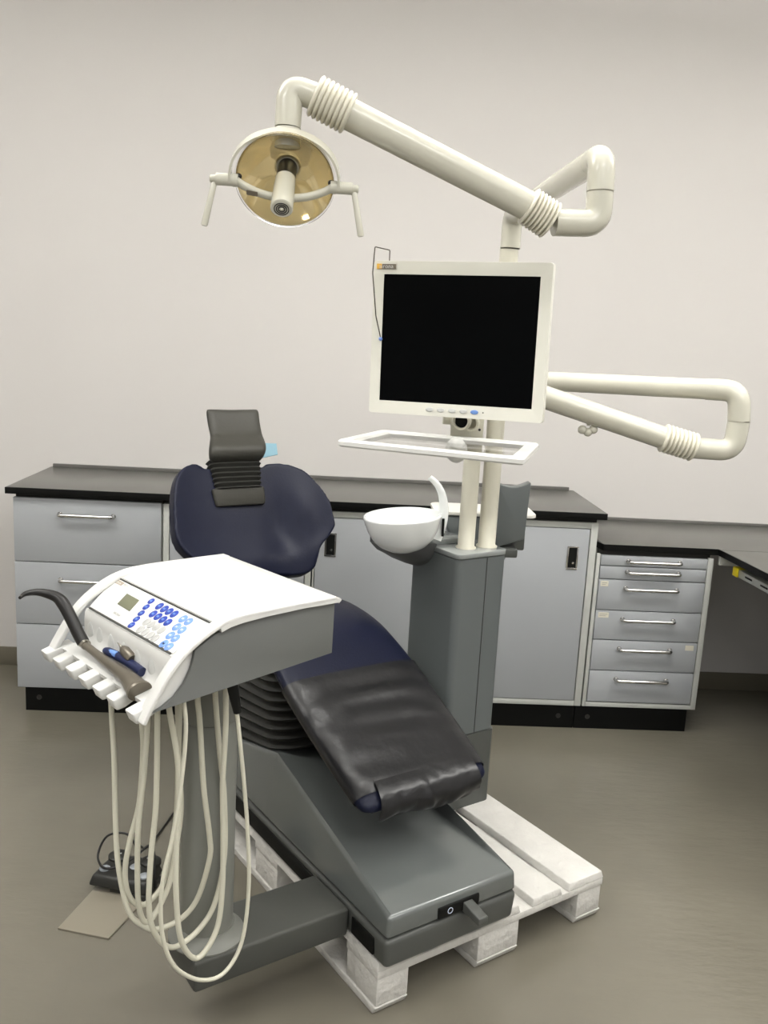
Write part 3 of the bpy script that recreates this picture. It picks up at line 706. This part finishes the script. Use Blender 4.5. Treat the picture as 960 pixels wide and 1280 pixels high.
b = new(); bellows_arm(b, B1, B2, .033, 8, .006); obj('bellows', b, 'cream_soft', t, smooth=50)
b = new(); tube(b, W, fillet([(-.078, 1.82, 2.080), (-.127, 1.815, 2.092), (-.129, 1.812, 2.02)], .06, 10), .025, 24); obj('lamp_bend', b, 'cream', t, smooth=60)
b = new(); tube(b, W, [(-.129, 1.812, 2.0195), (-.129, 1.812, 2.017), (-.129, 1.812, 1.985)], [.0235, .0245, .0245], 24); obj('lamp_socket', b, 'cream', t, smooth=60)
# head: disc frame, axis towards the patient
LC = V((-.131, 1.815, 1.925)); ax = V((-.02, -.80, -.60)).normalized()
LF = axis_frame(LC, ax, (1, 0, .0))      # local x to the right, y = z cross x (upwards in view), z along the beam
yv = (LF.to_3x3() @ V((0, 1, 0)))
sg = 1 if yv.z > 0 else -1
b = new()
# yoke from pivot to pivot over the top
yk = []
for k in range(25):
    a = PI*k/24; yk.append((-.104*math.cos(a), sg*.088*math.sin(a)**.8, .012-.03*math.sin(a)))
band = []
for p, w in zip(yk, [0]*25):
    band.append(V(p))
rings = []
for i, p in enumerate(band):
    tn = (band[min(i+1, 24)]-band[max(i-1, 0)]).normalized(); zz_ = V((0, 0, 1)); s_ = tn.cross(zz_).normalized()
    rings.append([p+zz_*c1*.012+s_*c2*.0022 for c1, c2 in ((-1, -1), (1, -1), (1, 1), (-1, 1))])
loft(b, LF, rings); obj('yoke', b, 'cream', t, smooth=40)
# reflector bowl and clear shield
b = new(); pr_ = []
for k in range(11):
    a = k/10; pr_.append((.022+(.094-.022)*a, -.052+.054*a**1.7))
for k in range(10, -1, -1):
    a = k/10; pr_.append((.022+(.094-.022)*a, -.0545+.054*a**1.7))
lathe(b, LF, pr_, 56, cap=False)
rf = obj('reflector', b, 'amber', t, smooth=70, label='amber glass reflector dish')
b = new(); lathe(b, LF, [(.093, .001), (.0965, .001), (.0965, .005), (.093, .005), (.093, .001)], 56, cap=False); obj('reflector_rim', b, 'clear', rf)
b = new(); lathe(b, LF, [(.001, -.066), (.026, -.066), (.026, -.0535), (.0005, -.0535)], 32); obj('lamp_base', b, 'cream', rf)
b = new(); tube(b, LF, [(0, 0, -.054), (0, 0, .0)], .0185, 24); obj('lamp_neck', b, 'blackplastic', t, smooth=60, label='black lamp neck')
# front bar with pivots
b = new(); bar = spline([(-.092, 0, .012), (-.075, -sg*.010, .014), (-.04, -sg*.018, .024), (0, -sg*.020, .028), (.04, -sg*.018, .024), (.075, -sg*.010, .014), (.092, 0, .012)], 6)
tube(b, LF, bar, .0085, 16, flat=(1.1, .9)); obj('front_bar', b, 'cream', t, smooth=60)
b = new(); tube(b, LF, [(0, 0, -.006), (0, -sg*.005, .02), (0, -sg*.016, .074), (0, -sg*.0165, .0765)], [.0195, .0205, .0215, .019], 28); hub = obj('lamp_hub', b, 'cream', t, smooth=45)
hd = V((0, -sg*.2, 1)).normalized(); hf = LF @ axis_frame((0, -sg*.0165, .0765), hd)
for r in (.0145, .0105, .0068):
    b = new(); lathe(b, hf, [(r, -.001), (r, .0009), (r-.0017, .0009), (r-.0017, -.001)], 32, cap=False); obj('hub_ring', b, 'blackplastic', hub)
b = new(); ball(b, hf, (0, 0, 0), (.0035, .0035, .003), 12); obj('hub_button', b, 'cream', hub)
for s in (-1, 1):
    b = new(); tube(b, LF, [(s*.088, 0, .012), (s*.098, 0, .012), (s*.0981, 0, .012), (s*.130, 0, .012)], [.0115, .0125, .0115, .0115], 24); pv = obj('pivot_sleeve', b, 'cream', t, smooth=40)
    b = new(); tube(b, LF, [(s*.129, 0, .012), (s*.14, 0, .012), (s*.142, 0, .012)], [.0075, .0075, .0055], 18); obj('pivot_knob', b, 'cream', pv, smooth=40)
    b = new()
    p0 = LF @ V((s*.132, 0, .012)); p1 = p0+V((s*.018, -.01, -.088))
    tube(b, W, [p0, p0.lerp(p1, .1), p0.lerp(p1, .97), p1], [.005, .0055, .0065, .005], 14, flat=(.7, 1)); obj('grip_lever', b, 'cream', pv, smooth=50)
for s in (-1, 1):
    b = new(); ball(b, LF, (s*.088, sg*.004, .004), .006, 12); obj('rim_clip', b, 'blackplastic', rf)
b = new(); bm_f = LF @ axis_frame((-.060, -sg*.0145, .0285), V((-.25, 0, 1)), (1, 0, 0))
box(b, bm_f, (-.011, -.0045, .0005), (.011, .0045, .0025)); obj('nameplate', b, 'badge', t, label='small grey nameplate')

# ================================================================== MONITOR ARM, MONITOR, TRAY
t = thing('articulated_mount', 'cream double jointed arm with U-bend at right carrying monitor and tray', 'support arm', frame(.479, 2.78, 1.53, 0))
b = new(); tube(b, W, [(.479, 2.78, 1.455), (.479, 2.78, 1.462), (.479, 2.78, 1.598), (.479, 2.78, 1.605)], [.034, .037, .037, .034], 32); obj('pole_clamp', b, 'cream', t, smooth=40)
b = new(); tube(b, W, [(.479, 2.78, 1.535), (1.0, 2.46, 1.5485)], .0285, 28); obj('horizontal_arm', b, 'cream', t, smooth=60)
b = new(); tube(b, W, fillet([(1.0, 2.46, 1.5485), (1.073, 2.415, 1.5495), (1.082, 2.414, 1.468)], .062, 10), .0298, 28); obj('upper_elbow', b, 'cream', t, smooth=60)
b = new(); tube(b, W, fillet([(1.082, 2.414, 1.4665), (1.077, 2.414, 1.386), (.97, 2.43, 1.387)], .062, 10), .0293, 28); obj('lower_elbow', b, 'cream', t, smooth=60)
b = new(); tube(b, W, [(1.082, 2.414, 1.4666), (1.082, 2.414, 1.468)], .0301, 28); obj('elbow_joint', b, 'joint', t)
b = new(); bellows_arm(b, (.975, 2.43, 1.388), (.882, 2.435, 1.411), .031, 8, .009); obj('bellows', b, 'cream_soft', t, smooth=50)
b = new(); tube(b, W, [(.905, 2.435, 1.405), (.40, 2.41, 1.545)], .031, 12, flat=(.95, 1)); obj('spring_arm', b, 'cream', t, smooth=38)
b = new(); tube(b, W, fillet([(.42, 2.42, 1.54), (.335, 2.40, 1.562), (.322, 2.36, 1.562), (.30, 2.24, 1.62)], .03, 6), .026, 24); obj('arm_end', b, 'cream', t, smooth=60)
b = new(); tube(b, W, [(.672, 2.434, 1.455), (.672, 2.434, 1.433)], .004, 10)
for dx, dz in ((-.016, -.006), (.0, -.012), (.014, -.004)): ball(b, W, (.672+dx, 2.43, 1.428+dz), (.0125, .012, .012), 14)
obj('clamp_screw', b, 'cream', t, smooth=60, label='cream star knob below the arm')
b = new(); prism(b, W, [(.285, 1.352), (.372, 1.352), (.372, 1.60), (.285, 1.60)], 'y', 2.352, 2.366, .003)
dp = obj('drop_plate', b, 'pole', t, label='vertical cream mounting plate')
b = new(); lathe(b, axis_frame((.361, 2.352, 1.415), (0, -1, 0)), [(.0035, 0), (.0035, .001), (.0, .001)], 12); obj('plate_screw', b, 'blackplastic', dp)
b = new(); lathe(b, axis_frame((.313, 2.352, 1.437), (-.3, -1, 0)), [(.026, -.005), (.026, .022), (.022, .024), (.018, .022), (.018, -.005)], 28, cap=False)
lathe(b, axis_frame((.338, 2.352, 1.432), (-.3, -1, 0)), [(.022, -.005), (.022, .012), (.018, .014), (.015, .012), (.015, -.005)], 28, cap=False)
obj('cable_ring', b, 'pole', dp); b = new(); lathe(b, axis_frame((.313, 2.351, 1.437), (-.3, -1, 0)), [(.018, 0), (.018, .006), (.001, .006)], 24); obj('ring_opening', b, 'black', dp)
b = new(); hull(b, W, [(.262, 2.35, 1.425), (.30, 2.35, 1.425), (.30, 2.36, 1.425), (.262, 2.36, 1.425)], [(.262, 2.35, 1.45), (.30, 2.35, 1.45), (.30, 2.36, 1.45), (.262, 2.36, 1.45)], .003); obj('plate_ear', b, 'pole', dp)
b = new(); ball(b, W, (.300, 2.325, 1.362), (.029, .029, .034), 24); tube(b, W, [(.300, 2.33, 1.362), (.305, 2.36, 1.362)], .014, 16); obj('tray_joint', b, 'white', t, smooth=180, label='white ball joint')

# monitor
mc = V((.264, 2.160, 1.6422)); yaw = math.radians(-20.8)
MF = Matrix.Translation(mc) @ Matrix.Rotation(yaw, 4, 'Z') @ Matrix.Rotation(math.radians(-.78), 4, 'Y')   # local x right, -y to viewer, z up
t = thing('monitor', 'cream framed flat monitor with black screen above the white tray', 'monitor', MF.copy())
WM[t.name] = MF.copy()
def mbox(bm, lo, hi, bev=0, seg=2): box(bm, MF, lo, hi, bev, seg)
w2, h2, f0, f1, ft, fb = .188, .1504, .213, .215, .181, .181
b = new()
for lo, hi in (((-f0, h2), (f1, ft)), ((-f0, -fb), (f1, -h2)), ((-f0, -h2), (-w2, h2)), ((w2, -h2), (f1, h2))):
    pass
outer = rrect(-f0, f1, -fb, ft, .006, 3); inner = rrect(-w2, w2, -h2, h2, .0012, 3)
vo = [b.verts.new(MF @ V((x, -.012, z))) for x, z in outer]; vi = [b.verts.new(MF @ V((x, -.010, z))) for x, z in inner]
vo2 = [b.verts.new(MF @ V((x*1.004, -.006, z*1.004))) for x, z in outer]; vb = [b.verts.new(MF @ V((x*1.004, .018, z*1.004))) for x, z in outer]; vi2 = [b.verts.new(MF @ V((x, .002, z))) for x, z in inner]
n = len(outer)
for i in range(n):
    j = (i+1) % n
    for a, c in ((vo, vi), (vi, vi2), (vo2, vo), (vb, vo2)): b.faces.new((a[i], a[j], c[j], c[i]))
b.faces.new(vb)
obj('bezel', b, 'monitor', t, smooth=40)
b = new(); mbox(b, (-w2, -.0075, -h2), (w2, .0, h2)); obj('screen', b, 'screen', t, label='black screen')
b = new(); hull(b, MF, [(-.19, .017, -.16), (.19, .017, -.16), (.19, .017, .16), (-.19, .017, .16)], [(-.13, .055, -.11), (.13, .055, -.11), (.13, .055, .11), (-.13, .055, .11)], .01); obj('rear_cover', b, 'monitor', t)
b = new(); mbox(b, (-.205, -.0135, .1625), (-.158, -.0115, .1735)); bd = obj('badge', b, 'badge', t, label='grey and amber maker badge')
b = new(); mbox(b, (-.2055, -.014, .1620), (-.193, -.0117, .174)); obj('badge_square', b, 'orange', bd)
LFm = MF @ Matrix.Translation((-.1815, -.0142, .168)) @ Matrix.Rotation(PI/2, 4, 'X')
b = new(); lettering(b, LFm, 'sirona', .0145); obj('badge_letters', b, 'white', bd, smooth=0, recalc=False)
for k, x in enumerate((-.058, -.030, -.002, .026, .053)):
    b = new(); F = MF @ Matrix.Translation((x, -.012, -.1655)) @ Matrix.Rotation(PI/2, 4, 'X')
    loft(b, F, [[(.0095*s*math.cos(2*PI*q/20), .0052*s*math.sin(2*PI*q/20), h) for q in range(20)] for s, h in ((1, 0), (1, .0012), (.85, .0018))])
    obj('button', b, 'paleblue' if k == 4 else 'softkey', t)
b = new(); ball(b, MF, (.074, -.012, -.1655), .0016, 8); obj('indicator', b, 'gap', t)

# bent wire hanging over the monitor's corner
t = thing('wire_hook', 'thin bent dark wire with blue bead hanging over the monitor left edge', 'wire', MF @ Matrix.Translation((-.2, .02, .18)))
WM[t.name] = MF @ Matrix.Translation((-.2, .02, .18))
b = new(); tube(b, MF, fillet([(-.186, .0215, .165), (-.186, .0215, .209), (-.1995, -.05, .209), (-.203, -.05, .15), (-.196, -.035, .05), (-.1885, -.0155, -.0005)], .004, 4), .0014, 8); obj('wire', b, 'wire', t)
b = new(); ball(b, MF, (-.188, -.0170, -.003), .0048, 14); obj('bead', b, 'bead', t, smooth=180, label='blue bead')

# tray
TC = [(.1064, 2.430), (.508, 2.282), (.4019, 1.945), (-.0143, 2.135)]   # back-left, back-right, front-right, front-left at z 1.39
t = thing('instrument_tray', 'white rimmed see-through tray on a ball joint below the monitor', 'tray', frame(.25, 2.2, 1.385, 0))
ctr = V((sum(p[0] for p in TC)/4, sum(p[1] for p in TC)/4))
def ring_at(s, z, r=.018):
    pts = [V((*(ctr+(V(p)-ctr)*1.0), 0)) for p in TC]; o = []
    for i in range(4):
        a = pts[i-1]; c = pts[(i+1) % 4]; p = pts[i]
        da = (a-p).normalized(); dc = (c-p).normalized()
        # inset by s metres
        p = p+(da+dc)*s
        for k in range(6):
            u = k/5; q0 = p+da*r; q1 = p+dc*r
            q = q0*(1-u)**2+p*2*u*(1-u)+q1*u*u; o.append((q.x, q.y, z))
    return o
b = new()
loft(b, W, [ring_at(.004, 1.379), ring_at(0, 1.383), ring_at(0, 1.392), ring_at(.004, 1.396), ring_at(.030, 1.3955, .012), ring_at(.035, 1.390, .008), ring_at(.035, 1.379, .008), ring_at(.004, 1.379)], cap=False)
obj('rim', b, 'white', t, smooth=30)
b = new(); loft(b, W, [ring_at(.033, 1.3805, .01), ring_at(.033, 1.3825, .01)]); obj('pane', b, 'pane', t, label='clear see-through pane')

# ================================================================== FOOT CONTROL
t = thing('foot_control', 'steel plate foot control with black switch box on the floor at left', 'foot control', frame(-.6, 2.35, 0, 0))
b = new(); q = [(-.719, 2.227), (-.571, 2.188), (-.485, 2.44), (-.645, 2.50)]
prism(b, W, q, 'z', .0, .006, .001)
obj('base_plate', b, 'steel', t, label='bare steel plate')
FF = frame(-.582, 2.43, 0, -.24)
b = new(); hull(b, FF, [(-.095, -.055, .02), (.095, -.055, .02), (.085, .075, .02), (-.085, .075, .02)], [(-.085, -.045, .052), (.085, -.045, .052), (.07, .065, .062), (-.07, .065, .062)], .008, 3); sb = obj('switch_box', b, 'pedal', t)
b = new(); box(b, FF, (-.03, -.045, .005), (.05, .06, .021), .002); box(b, FF, (.05, -.06, .0), (.09, .05, .02), .003); obj('box_foot', b, 'pedal', t)
for x, y, r in ((-.062, -.012, .016), (.02, .02, .017), (.066, -.015, .016)):
    b = new(); lathe(b, FF @ Matrix.Translation((x, y, .052)), [(r, -.002), (r, .005), (r*.7, .008), (0.0005, .0085)], 20); obj('button', b, 'butt', sb, smooth=50)
for x in (-.05, .055):
    b = new(); lathe(b, FF @ Matrix.Translation((x, .05, .058)), [(.03, -.004), (.03, .006), (.022, .012), (.0005, .013)], 24); cap_ = obj('rocker', b, 'pedal', sb, smooth=50)
    b = new()
    for k in range(3): box(b, FF, (x-.012+k*.009, .046, .0705), (x-.008+k*.009, .052, .0722))
    obj('rocker_print', b, 'palegrey', cap_)
b = new(); tube(b, W, spline([(-.56, 2.47, .06), (-.57, 2.49, .10), (-.60, 2.50, .13), (-.655, 2.50, .12), (-.675, 2.47, .075), (-.645, 2.42, .066), (-.60, 2.42, .072), (-.56, 2.45, .085), (-.525, 2.47, .11), (-.505, 2.45, .10), (-.495, 2.42, .05), (-.49, 2.41, .012)], 7), .0035, 10)
obj('cable', b, 'blackplastic', t, smooth=60, label='black cable loop')
b = new(); tube(b, W, spline([(-.56, 2.47, .06), (-.562, 2.52, .075), (-.56, 2.60, .02), (-.545, 2.70, .006), (-.50, 2.95, .006), (-.44, 3.3, .006), (-.30, 3.45, .006)], 7), .0035, 10)
obj('supply_cable', b, 'blackplastic', t, smooth=60)

# ================================================================== LIGHT
def area(name, loc, sx, sy, power, rot=(0, 0, 0), col=(1, .99, .975)):
    l = bpy.data.lights.new(name, 'AREA'); l.shape = 'RECTANGLE'; l.size = sx; l.size_y = sy; l.energy = power; l.color = col
    o = bpy.data.objects.new(name, l); C.objects.link(o); o.location = loc; o.rotation_euler = rot
    return o
for x in (-1.7, .6, 2.6):
    for y in (-1.9, .2, 2.2):
        near = y > 2
        area('ceiling_light', (x, y, 3.0), 1.3, .35, 13 if near else 23)
        area('added_fill_uplight', (x, y, 3.06), 1.3, .35, 62 if near else 22, (PI, 0, 0))  # added unseen fill, bounced off the ceiling to brighten the upper wall
w = bpy.data.worlds.new('room_ambient'); bpy.context.scene.world = w; w.use_nodes = True
w.node_tree.nodes['Background'].inputs['Color'].default_value = (1, .99, .98, 1)
w.node_tree.nodes['Background'].inputs['Strength'].default_value = .36

# ================================================================== CAMERA
cam = bpy.data.cameras.new('camera'); co = bpy.data.objects.new('camera', cam); C.objects.link(co)
yaw, pitch, roll, f = -.0512, .1913, .0542, 1120.
fw = V((-math.sin(yaw)*math.cos(pitch), math.cos(yaw)*math.cos(pitch), -math.sin(pitch)))
r0 = V((math.cos(yaw), math.sin(yaw), 0)); u0 = r0.cross(fw)
r = r0*math.cos(roll)+u0*math.sin(roll); u = -r0*math.sin(roll)+u0*math.cos(roll)
m = Matrix((r, u, -fw)).transposed().to_4x4(); m.translation = V((0, 0, 1.6389)); co.matrix_world = m
cam.sensor_fit = 'VERTICAL'; cam.sensor_height = 36; cam.lens = f*36/1280
cam.clip_start = .05
bpy.context.scene.camera = co
bpy.context.scene.view_settings.view_transform = 'Standard'
bpy.context.scene.view_settings.exposure = -.1
bpy.context.scene.view_settings.gamma = .95
